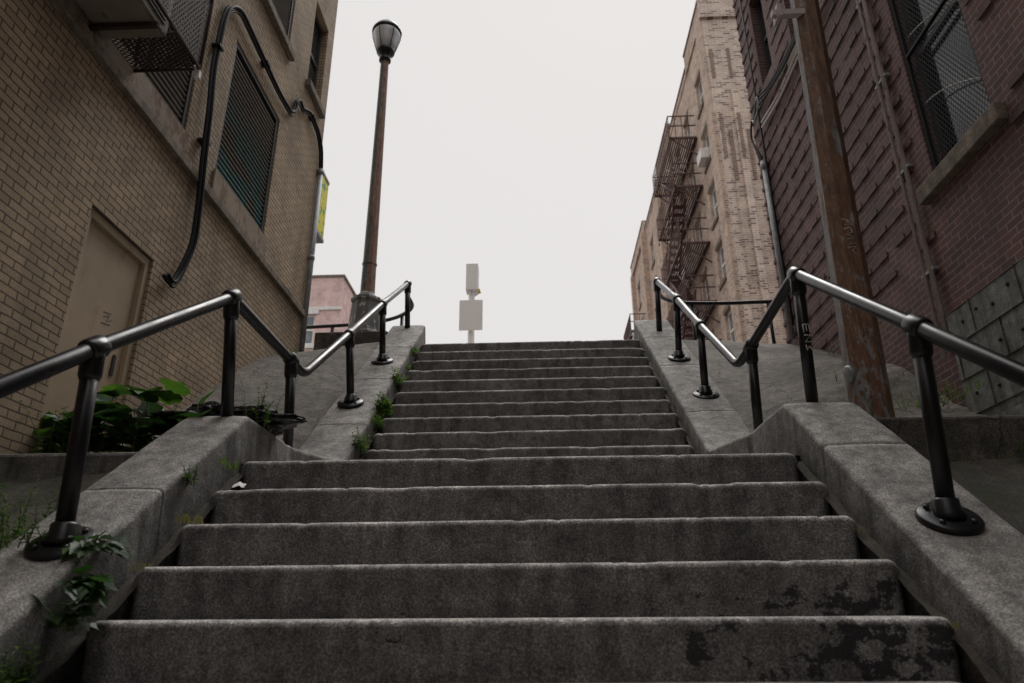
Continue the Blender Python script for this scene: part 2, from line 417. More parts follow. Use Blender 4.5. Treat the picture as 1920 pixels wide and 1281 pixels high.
def cheek(name,zf,xin,xout,joints,seed):
    mb=MB()
    ys=[.75+i*.03 for i in range(int((8.25-.75)/.03)+1)]
    for j in joints: ys+= [j-.007,j-.003,j+.003,j+.007]
    ys=sorted(ys); vs=[];fs=[]
    for y in ys:
        zz=(zf(y-.02)+zf(y)+zf(y+.02))/3
        g=0
        for j in joints:
            if abs(y-j)<.0045: g=.02
        xi=lerp(xin[0],xin[1],(y-4.6)/.5); xo=lerp(xout[0],xout[1],(y-4.6)/.5); d=1 if xo>xi else -1
        w=.008*nz(y*2.2,seed)+.003*nz(y*11,seed+4); w2=.006*nz(y*2.7,seed+7)+.003*nz(y*13,seed+5)
        ch=-.018*max(0,min(1,(nz(y*5.5,seed+11)-.30)*7))
        pr=[(xi+w-d*.02,zz-.75),(xi+w-d*.012,zz-.30),(xi+w+d*g*.5,zz-.030),(xi+d*(.006)+w,zz-.010+ch*.6),(xi+d*.022+w,zz+ch*.4),
            (xi+(xo-xi)*.35,zz+.004+.003*nz(y*6,seed+1)),(xi+(xo-xi)*.65,zz+.004+.003*nz(y*6,seed+2)),(xo-d*.024+w2,zz),(xo-d*.008+w2,zz-.010),(xo+w2,zz-.035),(xo+w2,zz-.9)]
        for a,b in pr: vs.append((a,y,b-g))
    m=11
    for i in range(len(ys)-1):
        for j in range(m-1): fs.append((i*m+j,(i+1)*m+j,(i+1)*m+j+1,i*m+j+1))
    fs.append(tuple(range(m))); fs.append(tuple((len(ys)-1)*m+j for j in range(m))[::-1])
    mb.add(vs,fs,'cheek',True)
    return mb.obj(name,st)
cheek('cheek_wall_a',zL,(-1.62,-1.41),(-1.99,-1.84),[1.9,3.02,4.55,5.62,6.55,7.45],2.0)
cheek('cheek_wall_b',zR,(1.37,1.21),(1.79,1.64),[2.15,3.45,4.6,5.75,6.75,7.6],8.0)
mb=MB()
for xa,xb,f0,y0,y1 in ((-1.64,-1.55,'l',1.0,3.72),(1.31,1.39,'l',1.0,3.72),(-1.43,-1.37,'u',5.15,7.7),(1.17,1.23,'u',5.15,7.7)):
    def gz(u,v):
        x=xa+(xb-xa)*u; y=y0+(y1-y0)*v
        z=(.01+.695*(y-2.53) if f0=='l' else 1.254+.779*(y-5.4))-.085
        return (x,y,z+.03*nz(x*20,y*9)+.02*abs(u-.5))
    mb.grid(gz,4,90,'soil')
mb.obj('joint_debris',st)

# ------------------------------------------------------------ banks, kerbs, ground
def bank(name,fn,mat,nu=30,nv=60):
    b=MB(); b.grid(fn,nu,nv,mat); return b.obj(name)
def pw(y,pts):
    if y<=pts[0][0]: return pts[0][1]+(y-pts[0][0])*(pts[1][1]-pts[0][1])/(pts[1][0]-pts[0][0])
    for (a,b),(c,d) in zip(pts,pts[1:]):
        if y<=c: return b+(d-b)*(y-a)/(c-a)
    return pts[-1][1]
def bl(u,v):
    y=4.95+3.35*v; x=-2.95+1.13*u
    zw=pw(y,[(5.11,1.39),(6.76,2.54),(8.0,3.08),(8.5,3.08)]); zc=min(3.1,1.80+.755*(y-6)-.05)
    return (x,y,lerp(zw,zc,u)+.014*nz(x*2,y*2)+.006*nz(x*14,y*14))
bank('concrete_embankment',bl,'bank',40,110)
def br(u,v):
    y=4.15+4.15*v; x=1.60+1.42*u
    zw=pw(y,[(4.15,1.02),(5.02,1.44),(5.6,1.93),(8.0,3.05),(8.5,3.06)]); zc=pw(y,[(4.15,1.06),(5.05,1.08),(7.75,3.05),(8.5,3.06)])
    return (x,y,lerp(zc,zw,u)+.015*nz(x*2,y*2,4)+.007*nz(x*12,y*12))
bank('concrete_embankment',br,'bank',40,110)
def bl2(u,v):
    y=.6+3.1*v; x=-2.95+1.0*u
    return (x,y,.76+.7*(y-3.66)+.03*nz(x*2,y*2,3)+.012*nz(x*11,y*11))
bank('mossy_embankment',bl2,'bankdirt')
def br2(u,v):
    y=.6+3.5*v; x=1.76+1.26*u
    return (x,y,.84+.7*(y-4.05)+.03*nz(x*2,y*2,9)+.014*nz(x*11,y*11))
bank('mossy_embankment',br2,'bankdirt')
def bed(u,v):
    y=3.70+1.4*v; x=-2.95+1.0*u
    return (x,y,.76+.03*nz(x*3,y*3)+max(0,(v-.6))*1.1)
bank('planting_bed',bed,'soil')
def roughbox(name,x0,x1,y0,y1,z0,z1,mat):
    b=MB(); b.box(x0,x1,y0,y1,z0,z1,mat); return b.obj(name,bevel=.02)
roughbox('concrete_kerb',-2.9,-1.96,3.60,3.74,.2,.845,'cheek')
roughbox('concrete_kerb',1.77,2.78,4.02,4.20,.4,1.075,'bank')
roughbox('concrete_ledge',-2.78,-1.86,8.12,9.0,2.8,3.385,'bank')
roughbox('concrete_ledge',1.66,3.6,8.26,8.5,2.8,3.13,'bank')
mb=MB()
prof=[(-600,-1.2),(-20,-1.2),(.55,-1.2),(.8,-1.3),(3.7,.2),(5.2,.45),(8.1,2.3),(8.35,2.9),(30,2.9),(600,2.9)]
xs=[-600,-40,-6,-2.9,0,3,6,40,600]
vs=[(x,y,z) for (y,z) in prof for x in xs]; n=len(xs)
mb.add(vs,[(j*n+i,j*n+i+1,(j+1)*n+i+1,(j+1)*n+i) for j in range(len(prof)-1) for i in range(n-1)],'ground')
mb.obj('ground')
mb=MB(); mb.box(-60,60,8.305,10.6,2.7,3.022,'pave'); mb.box(-60,-1.0,13.6,16.5,2.7,3.02,'pave'); mb.box(5.0,60,13.6,16.5,2.7,3.02,'pave')
mb.box(4.4,6.2,16.5,60,2.7,3.02,'pave'); mb.obj('pavement',bevel=.02)
mb=MB(); mb.quad((-60,10.6,2.906),(60,10.6,2.906),(60,13.6,2.906),(-60,13.6,2.906),'asphalt'); mb.quad((-1,13.6,2.906),(4.4,13.6,2.906),(4.4,200,2.906),(-1,200,2.906),'asphalt')
for i in range(6): mb.quad((-.8+i*.9,13.7,2.911),(-.35+i*.9,13.7,2.911),(-.35+i*.9,15.6,2.911),(-.8+i*.9,15.6,2.911),'white')
mb.quad((-60,-10,-1.194),(60,-10,-1.194),(60,-4.0,-1.194),(-60,-4.0,-1.194),'asphalt')
mb.obj('road')
mb=MB(); mb.box(-60,60,-4.0,.55,-1.35,-1.075,'pave'); mb.box(-60,60,-12.9,-10.0,-1.35,-1.075,'pave'); mb.obj('pavement',bevel=.01)
ob=root('brick_building',(0,-16,-1.2))  # unseen building opposite, added to cut light on risers and rails
hb=[(x,x+1.1,z,z+1.6) for x in range(-28,28,4) for z in (1.2,4.0,6.8,9.6)]
mb=MB(); wall(mb,'y',-13,-30,30,-1.2,13,hb,.15,1,'brickD')
mb.quad((-30,-22,-1.2),(30,-22,-1.2),(30,-22,13),(-30,-22,13),'brickD'); mb.quad((-30,-22,-1.2),(-30,-13,-1.2),(-30,-13,13),(-30,-22,13),'brickD'); mb.quad((30,-22,-1.2),(30,-13,-1.2),(30,-13,13),(30,-22,13),'brickD'); mb.quad((-30,-22,13),(30,-22,13),(30,-13,13),(-30,-13,13),'trim')
for h in hb: sash(mb,'y',-13,1,h,.14,'white','farglass',.08)
mb.obj('walls',ob)

# ------------------------------------------------------------ left building
lb=root('brick_building',(-6,2,-1))
hL=[(3.05,4.77,3.80,5.40),(5.33,6.55,3.84,5.38),(5.33,6.53,6.36,7.9),(3.05,4.77,6.36,7.9),(3.90,4.69,.80,2.57),(-.6,1.0,3.84,5.4),(7.2,7.75,6.5,7.9)]
mb=MB(); wall(mb,'x',-2.9,-3.9,8.0,-1.3,14,hL,.13,1,'brickL')
wall(mb,'y',8.0,-14,-2.9,-1.3,14,[(-5,-4,4,5.6),(-8,-7,4,5.6),(-5,-4,7,8.6),(-8,-7,7,8.6)],.13,1,'brickL')
mb.quad((-14,-3.9,-1.3),(-2.9,-3.9,-1.3),(-2.9,-3.9,14),(-14,-3.9,14),'brickL'); mb.quad((-14,-3.9,-1.3),(-14,8,-1.3),(-14,8,14),(-14,-3.9,14),'brickL')
mb.quad((-14,-3.9,14),(-2.9,-3.9,14),(-2.9,8,14),(-14,8,14),'trim')
mb.obj('walls',lb)
mb=MB()
mb.box(-2.895,-2.840,-3.8,7.97,3.49,3.57,'sill')
for h in (hL[2],hL[3],hL[6]): mb.box(-2.895,-2.83,h[0]-.06,h[1]+.06,h[2]-.1,h[2]-.002,'sill')
for h in (hL[0],hL[1]): mb.box(-2.895,-2.872,h[0]-.03,h[1]+.03,3.572,h[2]-.002,'sillr')
mb.obj('stone_belt',lb,bevel=.006)
mb=MB()
for h in hL:
    if h is hL[4]: continue
    mb.quad((-3.028,h[0],h[2]),(-3.028,h[1],h[2]),(-3.028,h[1],h[3]),(-3.028,h[0],h[3]),'dark')
for hi,h in enumerate(hL[:4]):
    w=.05
    mb.box(-2.98,-2.915,h[0]+.002,h[0]+w,h[2]+.002,h[3]-.002,'frame'); mb.box(-2.98,-2.915,h[1]-w,h[1]-.002,h[2]+.002,h[3]-.002,'frame')
    mb.box(-2.98,-2.915,h[0]+w,h[1]-w,h[2]+.002,h[2]+w,'frame'); mb.box(-2.98,-2.915,h[0]+w,h[1]-w,h[3]-w,h[3]-.002,'frame')
    z=h[2]+.06
    while z<h[3]-.08:
        a=h[0]+w; b=h[1]-w; j=.003*nz(z*9,hi); j2=.003*nz(z*7,hi+4)
        X=-2.925+j; Y2=-2.925+j2
        mb.add([(X-.030,a,z),(Y2-.030,b,z),(X-.004,a,z+.004),(Y2-.004,b,z+.004),(X,a,z+.018),(Y2,b,z+.018),(X-.012,a,z+.036),(Y2-.012,b,z+.036)],
               [(0,1,3,2),(2,3,5,4),(4,5,7,6)],'slatt' if hi==1 else 'slat')
        z+=.056
for h in (hL[5],hL[6]): sash(mb,'x',-2.9,1,h,.12,'frame','glass')
for h in [(-5,-4,4,5.6),(-8,-7,4,5.6),(-5,-4,7,8.6),(-8,-7,7,8.6)]: sash(mb,'y',8.0,1,h,.12,'white','glass')
mb.obj('windows',lb)
mb=MB()
mb.box(-2.99,-2.96,3.955,4.635,.80,2.51,'door'); mb.box(-3.0,-2.925,3.902,3.955,.80,2.568,'door'); mb.box(-3.0,-2.925,4.635,4.688,.80,2.568,'door'); mb.box(-3.0,-2.925,3.955,4.635,2.51,2.568,'door')
mb.box(-2.96,-2.95,4.53,4.56,1.6,1.75,'frame')
for pts in ([(4.33,1.99),(4.42,2.01)],[(4.34,1.96),(4.40,1.99),(4.38,1.94),(4.44,1.97)],[(4.33,1.91),(4.43,1.93)]):
    mb.tube([(-2.959,a,b) for a,b in pts],.0022,'frame',5)
mb.obj('door',lb)
mb=MB()
cab=[(4.80,2.50),(4.90,2.47),(4.98,2.60),(5.06,2.91),(5.03,3.3),(4.98,3.7),(4.93,4.2),(4.92,4.63),(4.94,5.2),(4.99,5.45),(5.18,5.62),(5.6,5.60),(6.3,5.56),(6.70,5.60),(6.81,5.71),(6.84,5.90),(6.93,5.96),(7.02,5.93),(7.3,6.10),(7.67,6.06),(7.85,5.92),(7.92,5.62)]
for k,(dx,dy,dz,r) in enumerate(((0,0,0,.018),(.022,.02,.02,.014),(.004,.045,-.015,.012))):
    p=[(-2.865+dx+ (.03 if 2<i<7 else 0),a+dy+.012*nz(i*.9,k),b+dz+.012*nz(i*.8,k+5)) for i,(a,b) in enumerate(cab)]
    mb.tube(fillet(p,.12,4),r,'cable',8)
for y,z in ((4.99,3.9),(4.93,4.9),(5.9,5.6),(7.4,6.1)): mb.box(-2.898,-2.82,y-.03,y+.06,z-.012,z+.012,'cable')
mb.tube([(-2.86,6.83,5.72),(-2.84,6.86,5.85),(-2.84,6.80,5.95),(-2.86,6.88,5.98),(-2.84,6.95,5.86)],.008,'galv',6)
mb.tube([(-2.855,7.93,3.06),(-2.855,7.93,5.60)],.035,'galv',12)
mb.tube([(-2.855,7.93,5.58),(-2.855,7.93,5.66)],.045,'galv',12); mb.tube([(-2.855,7.93,4.3),(-2.855,7.93,4.36)],.042,'galv',12)
mb.obj('cables_and_conduit',lb)
mb=MB()
x0,x1,ya,yb,za,zb=-2.88,-2.39,2.75,3.95,3.72,5.0
for (a,b) in (((x1,ya),(x1,yb)),((x0,yb),(x1,yb)),((x0,ya),(x1,ya))):
    for z in (za,(za+zb)/2,zb): mb.tube([(a[0],a[1],z),(b[0],b[1],z)],.013,'mesh',6)
for (a,b) in ((x1,ya),(x1,yb),(x0,yb),(x0,ya)): mb.tube([(a,b,za),(a,b,zb)],.013,'mesh',6)
mb.tube([(x0,3.62,za),(x1,3.62,za)],.012,'mesh',6)
lattice(mb,lambda u,z:(x1,u,z),ya,yb,za,zb,.030,.005,'mesh')
lattice(mb,lambda u,z:(u,yb,z),x0,x1,za,zb,.030,.005,'mesh')
lattice(mb,lambda u,z:(z,u,za),3.62,yb,x0,x1,.030,.005,'mesh')
mb.tube([(-2.42,3.93,3.74),(-2.40,3.96,3.66)],.010,'white',6); mb.box(-2.42,-2.38,3.94,3.97,3.64,3.70,'white')
mb.obj('window_cage',lb)
mb=MB(); mb.box(-2.88,-2.45,2.95,3.60,3.67,4.06,'acmetal'); mb.box(-2.86,-2.47,2.97,3.58,3.650,3.669,'acmetal')
for i in range(9): mb.box(-2.449,-2.44,3.0,3.55,3.72+i*.035,3.735+i*.035,'frame')
mb.box(-2.9,-2.42,3.44,3.47,3.61,3.649,'mesh'); mb.box(-2.9,-2.42,3.08,3.11,3.61,3.649,'mesh')
mb.obj('air_conditioner',lb,bevel=.006)
mb=MB(); mb.box(-3.0,-2.905,8.06,8.44,4.88,5.76,'poster'); mb.box(-3.015,-2.895,8.055,8.445,4.83,4.878,'galv'); mb.box(-3.015,-2.895,8.055,8.445,5.762,5.80,'galv'); mb.tube([(-2.96,7.98,5.5),(-2.96,8.08,5.5)],.02,'galv',8)
mb.obj('shop_sign')

# ------------------------------------------------------------ right building
rb=root('dark_brick_building',(6,2,-1))
hR=[(3.85,4.60,3.04,5.30),(5.95,6.42,3.26,4.72),(5.95,6.42,5.90,7.4),(3.85,4.60,6.3,8.4),(.8,1.6,3.04,5.3),(7.05,7.45,6.4,7.8)]
mb=MB(); wall(mb,'x',2.97,-3.9,8.0,-1.3,15,hR,.14,-1,'brickR')
wall(mb,'y',8.0,2.97,14,-1.3,15,[(5,6,4,5.6),(8,9,4,5.6),(5,6,7,8.6),(8,9,7,8.6)],.13,1,'brickR')
mb.quad((14,-3.9,-1.3),(2.97,-3.9,-1.3),(2.97,-3.9,15),(14,-3.9,15),'brickR'); mb.quad((14,-3.9,-1.3),(14,8,-1.3),(14,8,15),(14,-3.9,15),'brickR')
mb.quad((14,-3.9,15),(2.97,-3.9,15),(2.97,8,15),(14,8,15),'trim')
mb.obj('walls',rb)
mb=MB()
z=.0525*50; row=0
while z<14.5:
    y=-1.0+(.0775 if row%2 else 0); kk=0
    while y<7.98:
        y2=min(y+.1525,7.995)
        if not any(h[0]-.02<y2 and y<h[1]+.02 and h[2]-.16<z+.03<h[3]+.02 for h in hR):
            if not (y<5.2 and z<3.6 and nz(y*1.5,z*1.5,8)<.15) and nz(y*6,z*6,2)>-.5:
                pr=.009+.003*nz(y*9,z*9)+(.008 if kk%2 else 0)
                mb.box(2.97-pr,2.972,y,y2,z+.004,z+.049,'brickRp')
        y+=.155; kk+=1
    z+=.21; row+=1
mb.obj('projecting_brick_courses',rb)
mb=MB()
mb.box(2.90,2.975,3.74,4.74,2.90,3.035,'sill')
mb.box(2.90,2.975,5.88,6.49,3.15,3.255,'sill'); mb.box(2.90,2.975,5.88,6.49,5.79,5.895,'sill'); mb.box(2.90,2.975,3.76,4.70,6.18,6.295,'sill')
mb.obj('window_sills',rb,bevel=.01)
mb=MB()
for h in hR:
    sash(mb,'x',2.97,-1,h,.13,'frame','glass',.045)
for h in (hR[0],hR[4]):
    lattice(mb,lambda u,z:(3.0,u,z),h[0]+.02,h[1]-.02,h[2]+.02,h[3]-.02,.034,.003,'meshb')
    for a,b,c,d in ((h[0]+.002,h[0]+.03,h[2]+.002,h[3]-.002),(h[1]-.03,h[1]-.002,h[2]+.002,h[3]-.002),(h[0]+.03,h[1]-.03,h[2]+.002,h[2]+.03),(h[0]+.03,h[1]-.03,(h[2]+h[3])/2-.01,(h[2]+h[3])/2+.01)):
        mb.box(2.985,3.015,a,b,c,d,'meshb')
for q in ((3.35,3.70),(4.05,4.35)):
    mb.tube([(3.03,3.88+.7*i/10,q[0]+(q[1]-q[0])*(1-(1-i/10)**1.6)) for i in range(11)],.006,'white',5)
for i in range(5): mb.tube([(2.985,6.0+i*.09,3.27),(2.985,6.0+i*.09,4.71)],.009,'meshb',6)
for zz in (3.5,4.0,4.5): mb.tube([(2.985,5.96,zz),(2.985,6.41,zz)],.008,'meshb',6)
for h in [(5,6,4,5.6),(8,9,4,5.6),(5,6,7,8.6),(8,9,7,8.6)]: sash(mb,'y',8.0,1,h,.12,'white','glass')
mb.obj('windows',rb)
mb=MB()
def fx(u,v):
    y=-1+5.8*u; z=-1.3+3.31*v
    jag=.03*nz(y*3,z*3)+(.05*nz(y*7,2.0) if v>.98 else 0)
    return (2.925+.006*nz(y*5,z*5),y,z+ (jag*.3 if v>.98 else 0))
mb.grid(fx,60,40,'block'); mb.quad((2.925,4.8,-1.3),(2.975,4.8,-1.3),(2.975,4.8,2.01),(2.925,4.8,2.01),'block')
mb.quad((2.92,-1,2.012),(2.975,-1,2.012),(2.975,4.8,2.012),(2.92,4.8,2.012),'block')
for y,z in ((4.62,1.90),(4.45,1.92),(4.28,1.88),(4.10,1.93),(4.55,1.66),(4.30,1.64),(4.08,1.62),(3.9,1.9),(4.66,1.40),(4.42,1.38),(4.18,1.36),(3.9,1.62)):
    mb.lathe(0,0,[(.013,0),(.013,.012)],'dark',10,M_=Matrix.Translation((2.928,y,z))@Matrix.Rotation(math.radians(-90),4,'Y'))
for zz in (1.27,1.52,1.77): mb.box(2.916,2.93,-1,4.8,zz,zz+.004,'bank')
for i,zz in enumerate((1.275,1.525,1.775)):
    for y in (4.5,4.0,3.5,3.0): mb.box(2.916,2.93,y+(.25 if i%2 else 0),y+.004+(.25 if i%2 else 0),zz,zz+.243,'bank')
mb.box(2.80,2.93,-1,4.9,-1.3,1.16,'block')
mb.obj('block_foundation',rb)
mb=MB()
mb.tube([(2.93,4.84,1.85),(2.93,4.84,12)],.018,'wpipe',8); mb.tube([(2.93,4.93,1.75),(2.93,4.93,12)],.014,'wpipe',8)
for z in (2.4,3.3,4.2,5.1,6): mb.box(2.925,2.97,4.80,4.98,z,z+.02,'galv')
mb.tube([(2.92,7.70,3.0),(2.92,7.70,5.35)],.035,'galv',12); mb.tube([(2.92,7.70,5.3),(2.92,7.70,5.42)],.045,'galv',12)
for k,(dz,r) in enumerate(((0,.016),(.07,.014))):
    mb.tube([(2.915,-3,5.72+dz),(2.915,6.9,5.72+dz),(2.90,7.5,5.80+dz)],r,'wpipe',8)
for k in range(3):
    p=[(2.92,7.70+.02*k,5.35),(2.90,7.76+.03*k,5.65),(2.88,7.9,5.9+.03*k),(2.90,7.85,6.15),(2.9,7.6-.05*k,6.18+.05*k),(2.90,7.2,6.05+.04*k),(2.91,6.6,5.95+.03*k),(2.92,5.5,5.93+.03*k),(2.92,3,5.95+.02*k),(2.92,-2,5.95)]
    mb.tube(fillet(p,.15,4),.012,'cable',6)
for k in range(3):
    mb.tube([(2.87+.02*math.cos(a*.7+k),7.55+.16*math.cos(a+k),6.10+.12*math.sin(a+k*.8)) for a in [i*.5 for i in range(13)]],.006,'galv',5)
mb.tube([(2.9,7.55,3.1),(2.9,7.55,9)],.012,'cable',6)
mb.obj('pipes_and_cables',rb)

# ------------------------------------------------------------ handrails
def collar(mb,p,d,r=.048,l=.10):
    p=V(p); d=V(d).normalized()
    mb.tube([p-d*l*.5,p-d*l*.38,p+d*l*.38,p+d*l*.5],[r*.88,r,r,r*.88],'black',16)
def post(mb,top,bot,r=.034):
    t=V(top); b=V(bot); d=(t-b).normalized()
    mb.tube([b,t],r,'black',16)
    mb.tube([t-d*.13,t-d*.11,t-d*.03,t-d*.0],[r*1.05,r*1.28,r*1.28,r*1.2],'black',16)
def flange(mb,b,slope,r=.115):
    n=V((0,-slope,1)).normalized()
    c=V(b)+n*.008
    mb.tube([c-n*.012,c+n*.006,c+n*.014],[r,r,r*.93],'black',28)
    mb.tube([V(b)+V((0,0,0)),V(b)+V((0,0,.02)),V(b)+V((0,0,.035)),V(b)+V((0,0,.075)),V(b)+V((0,0,.085))],[.062,.062,.052,.050,.038],'black',16)
    u=V((1,0,0)); w=n.cross(u)
    for k in range(4):
        a=math.pi/4+k*math.pi/2; q=c+(u*math.cos(a)+w*math.sin(a))*r*.72
        mb.tube([q,q+n*.026],.012,'black',6)
def handrail(path,posts,tail,tailposts,scrib=None):
    e=root('handrail',(path[2][0],path[2][1],path[2][2]-.7))
    mb=MB(); mb.tube(fillet(path,.10,9),.034,'black',18); mb.tube(fillet(tail,.22,8),.026,'black',14); mb.obj('rail',e)
    mb=MB()
    for top,bot,sl,fl in posts:
        post(mb,top,bot)
        if fl: flange(mb,bot,sl)
        best=min(range(len(path)),key=lambda i:(V(path[i])-V(top)).length)
        i=max(1,best); collar(mb,top,V(path[i])-V(path[i-1]))
    for top,bot in tailposts: mb.tube([bot,top],.024,'black',12)
    if scrib:
        for s in scrib: mb.tube(s,.003,'white',5)
    mb.obj('posts',e)
pl=[(-1.76,.9,-.16),(-1.76,2.57,1.02),(-1.74,3.62,1.735),(-1.72,4.88,1.70),(-1.69,5.87,2.42),(-1.66,6.93,3.20),(-1.64,8.13,4.03)]
handrail(pl,[((-1.76,1.25,.09),(-1.76,1.3,-.66),.7,1),((-1.76,2.57,1.02),(-1.76,2.63,.27),.70,1),((-1.74,3.62,1.735),(-1.75,3.80,1.08),0,0),((-1.72,4.60,1.71),(-1.70,4.68,1.05),0,0),
 ((-1.69,5.87,2.42),(-1.66,5.98,1.80),.755,1),((-1.66,6.93,3.20),(-1.64,7.0,2.56),.755,1),((-1.64,8.12,4.02),(-1.62,8.15,3.40),.755,0)],
 [(-1.64,8.12,3.86),(-1.63,8.6,3.90),(-1.95,8.98,3.92),(-2.4,9.15,3.92),(-5,9.4,3.93)],[((-1.85,8.9,3.92),(-1.85,8.9,3.0)),((-2.9,9.2,3.92),(-2.9,9.2,3.0))])
pr=[(1.56,.9,-.26),(1.56,2.76,1.115),(1.56,3.90,1.94),(1.54,4.86,1.84),(1.52,5.16,1.80),(1.48,6.03,2.50),(1.46,6.80,3.12),(1.45,7.76,3.80)]
sc=[[(1.545+a*.035,3.917-.034,1.60-b*.16) for a,b in s] for s in ([(0,0),(1,0)],[(0,0),(0,.3)],[(.5,0),(.5,.25)],[(1,0),(1,.3)],[(0,.42),(1,.42),(0,.68),(1,.68)],[(0,.8),(.1,1.0),(.5,.85),(1,1.02)])]
handrail(pr,[((1.56,1.4,.12),(1.56,1.48,-.65),.74,1),((1.56,2.76,1.115),(1.56,2.85,.35),.74,1),((1.56,3.88,1.92),(1.56,3.97,1.14),0,0),((1.54,4.86,1.84),(1.53,4.92,1.12),0,0),
 ((1.48,6.03,2.50),(1.47,6.06,1.84),.755,1),((1.46,6.80,3.12),(1.45,6.92,2.50),.755,1),((1.45,7.75,3.79),(1.44,7.82,3.18),.755,0)],
 [(1.45,7.76,3.72),(1.55,8.15,3.76),(1.85,8.42,3.80),(2.4,8.5,3.82),(4.4,8.6,3.90)],[((2.0,8.45,3.80),(2.0,8.45,3.0)),((3.0,8.53,3.84),(3.0,8.53,3.0))],sc)

# ------------------------------------------------------------ street lamp
e=root('street_lamp',(-2.23,8.5,3.385))
LX,LY=-2.25,8.5
mb=MB()
mb.lathe(LX,LY,[(.25,3.385),(.25,3.46),(.225,3.50),(.205,3.72),(.19,3.92),(.21,3.94),(.21,3.98),(.14,4.01),(.10,4.08)],'lampbase',8,False,math.pi/8)
mb.lathe(LX,LY,[(.098,3.95),(.090,4.6),(.075,6.2),(.060,8.02)],'lamppole',10,False,math.pi/10)
mb.lathe(LX,LY,[(.100,4.5),(.100,4.53)],'lamppole',10,False,math.pi/10)
mb.obj('pole',e)
mb=MB()
mb.lathe(LX,LY,[(.065,8.0),(.09,8.02),(.09,8.06),(.065,8.09),(.085,8.13),(.13,8.17),(.14,8.19),(.14,8.22)],'lampblack',20)
mb.lathe(LX,LY,[(.135,8.22),(.17,8.34),(.205,8.47),(.215,8.54),(.20,8.58)],'lampglass',24)
mb.lathe(LX,LY,[(.225,8.56),(.232,8.58),(.225,8.61),(.19,8.67),(.13,8.72),(.06,8.75),(.03,8.77),(.04,8.80),(.02,8.83),(.008,8.87)],'lampblack',24)
for k in range(6):
    a=2*math.pi*k/6+.2
    mb.tube([(LX+r*math.cos(a),LY+r*math.sin(a),z) for r,z in ((.14,8.21),(.177,8.34),(.212,8.47),(.222,8.57))],.006,'lampblack',6)
mb.obj('lantern',e)

e=root('rusted_steel_pole',(2.1,4.4,1.1))
mb=MB()
mb.lathe(0,0,[(.125,0),(.123,.5),(.104,3.4),(.09,6.3)],'pole',8,False,math.pi/8,M_=Matrix.Translation((2.09,4.42,1.02))@Matrix.Rotation(math.radians(1.8),4,'Y'))
mb.obj('shaft',e)
mb=MB(); mb.lathe(0,0,[(.055,0),(.055,.02),(.045,.028)],'galv',20,M_=Matrix.Translation((1.985,4.36,1.45))@Matrix.Rotation(math.radians(-100),4,'Y'))
mb.box(1.90,2.2,4.33,4.38,4.42,4.47,'wpipe'); mb.box(1.93,1.96,4.30,4.42,4.38,4.50,'wpipe')
scr=[[(0,0),(.6,.1),(.1,.35),(.7,.4),(.3,.1)],[(0,.6),(.5,.5),(.6,.8),(.1,.9),(.6,1.05)],[(.1,1.2),(.6,1.15),(.2,1.5),(.7,1.45)],[(0,1.7),(.6,1.65),(.3,1.9),(.6,2.1)]]
for s in scr: mb.tube([(2.10+a*.09,4.312,2.55-b*.13) for a,b in s],.003,'white',4)
mb.obj('fittings',e)

e=root('traffic_signal',(-1.41,14,3.02))
mb=MB(); mb.lathe(-1.41,14,[(.16,3.02),(.16,3.2),(.09,3.35),(.075,3.5),(.068,6.75),(.068,7.0)],'signal',16)
mb.box(-1.53,-1.27,13.88,14.16,6.70,7.34,'signal')
for i in range(3):
    z=6.81+i*.215
    mb.tube([(-1.385,14.15,z),(-1.385,14.3,z)],.09,'signal',16)
mb.tube([(-1.27,14.0,6.78),(-1.235,14.05,6.68)],.032,'yellow',8)
mb.obj('signal_head',e,bevel=.04)
mb=MB(); mb.box(-1.66,-1.16,13.90,13.915,5.76,6.46,'signal'); mb.box(-1.47,-1.35,13.915,14.0,5.9,5.93,'signal'); mb.box(-1.47,-1.35,13.915,14.0,6.3,6.33,'signal')
mb.obj('sign_plate',e)

# ------------------------------------------------------------ far tan apartment building
ap=root('apartment_building',(9,30,3))
FX=6.2; levels=[8.05,10.45,12.75,15.1,17.5]
cols=[21.0,23.4,25.3,27.6,30.6,33.2,35.8,38.6]
hs=[(c,c+.85,z,z+1.35) for c in cols for z in levels+[5.5]]
mb=MB(); wall(mb,'x',FX,20,41,2.9,20.6,hs,.15,-1,'brickT')
hs2=[(x,x+.9,z,z+1.35) for x in (10.5,) for z in levels]
wall(mb,'y',20,FX,13,2.9,20.6,hs2,.15,-1,'brickT2')
mb.quad((13,20,2.9),(13,41,2.9),(13,41,20.6),(13,20,20.6),'brickT'); mb.quad((FX,41,2.9),(13,41,2.9),(13,41,20.6),(FX,41,20.6),'brickT')
mb.quad((FX,20,20.6),(13,20,20.6),(13,41,20.6),(FX,41,20.6),'trim')
mb.obj('walls',ap)
mb=MB()
for a,b,h,p in ((20,22.8,21.15,.06),(22.8,26.9,20.6,.03),(26.9,30.2,21.1,.10),(30.2,35.2,20.5,.03),(35.2,41,21.0,.12)):
    mb.box(FX-p,FX+.3,a,b-.003,20.3,h,'brickT')
    mb.box(FX-p-.04,FX+.35,a,b-.003,h,h+.07,'sill')
for a,b,p in ((20,20.7,.10),(26.9,27.4,.16),(30.0,30.35,.22),(35.1,35.6,.28),(40.5,41,.2)):
    mb.box(FX-p,FX+.1,a+.003,b,2.9,20.28,'brickT')
mb.box(FX-.1,13,19.88,19.999,20.3,21.15,'brickT2'); mb.box(FX-.11,13,19.87,20.2,21.15,21.22,'brickT2')
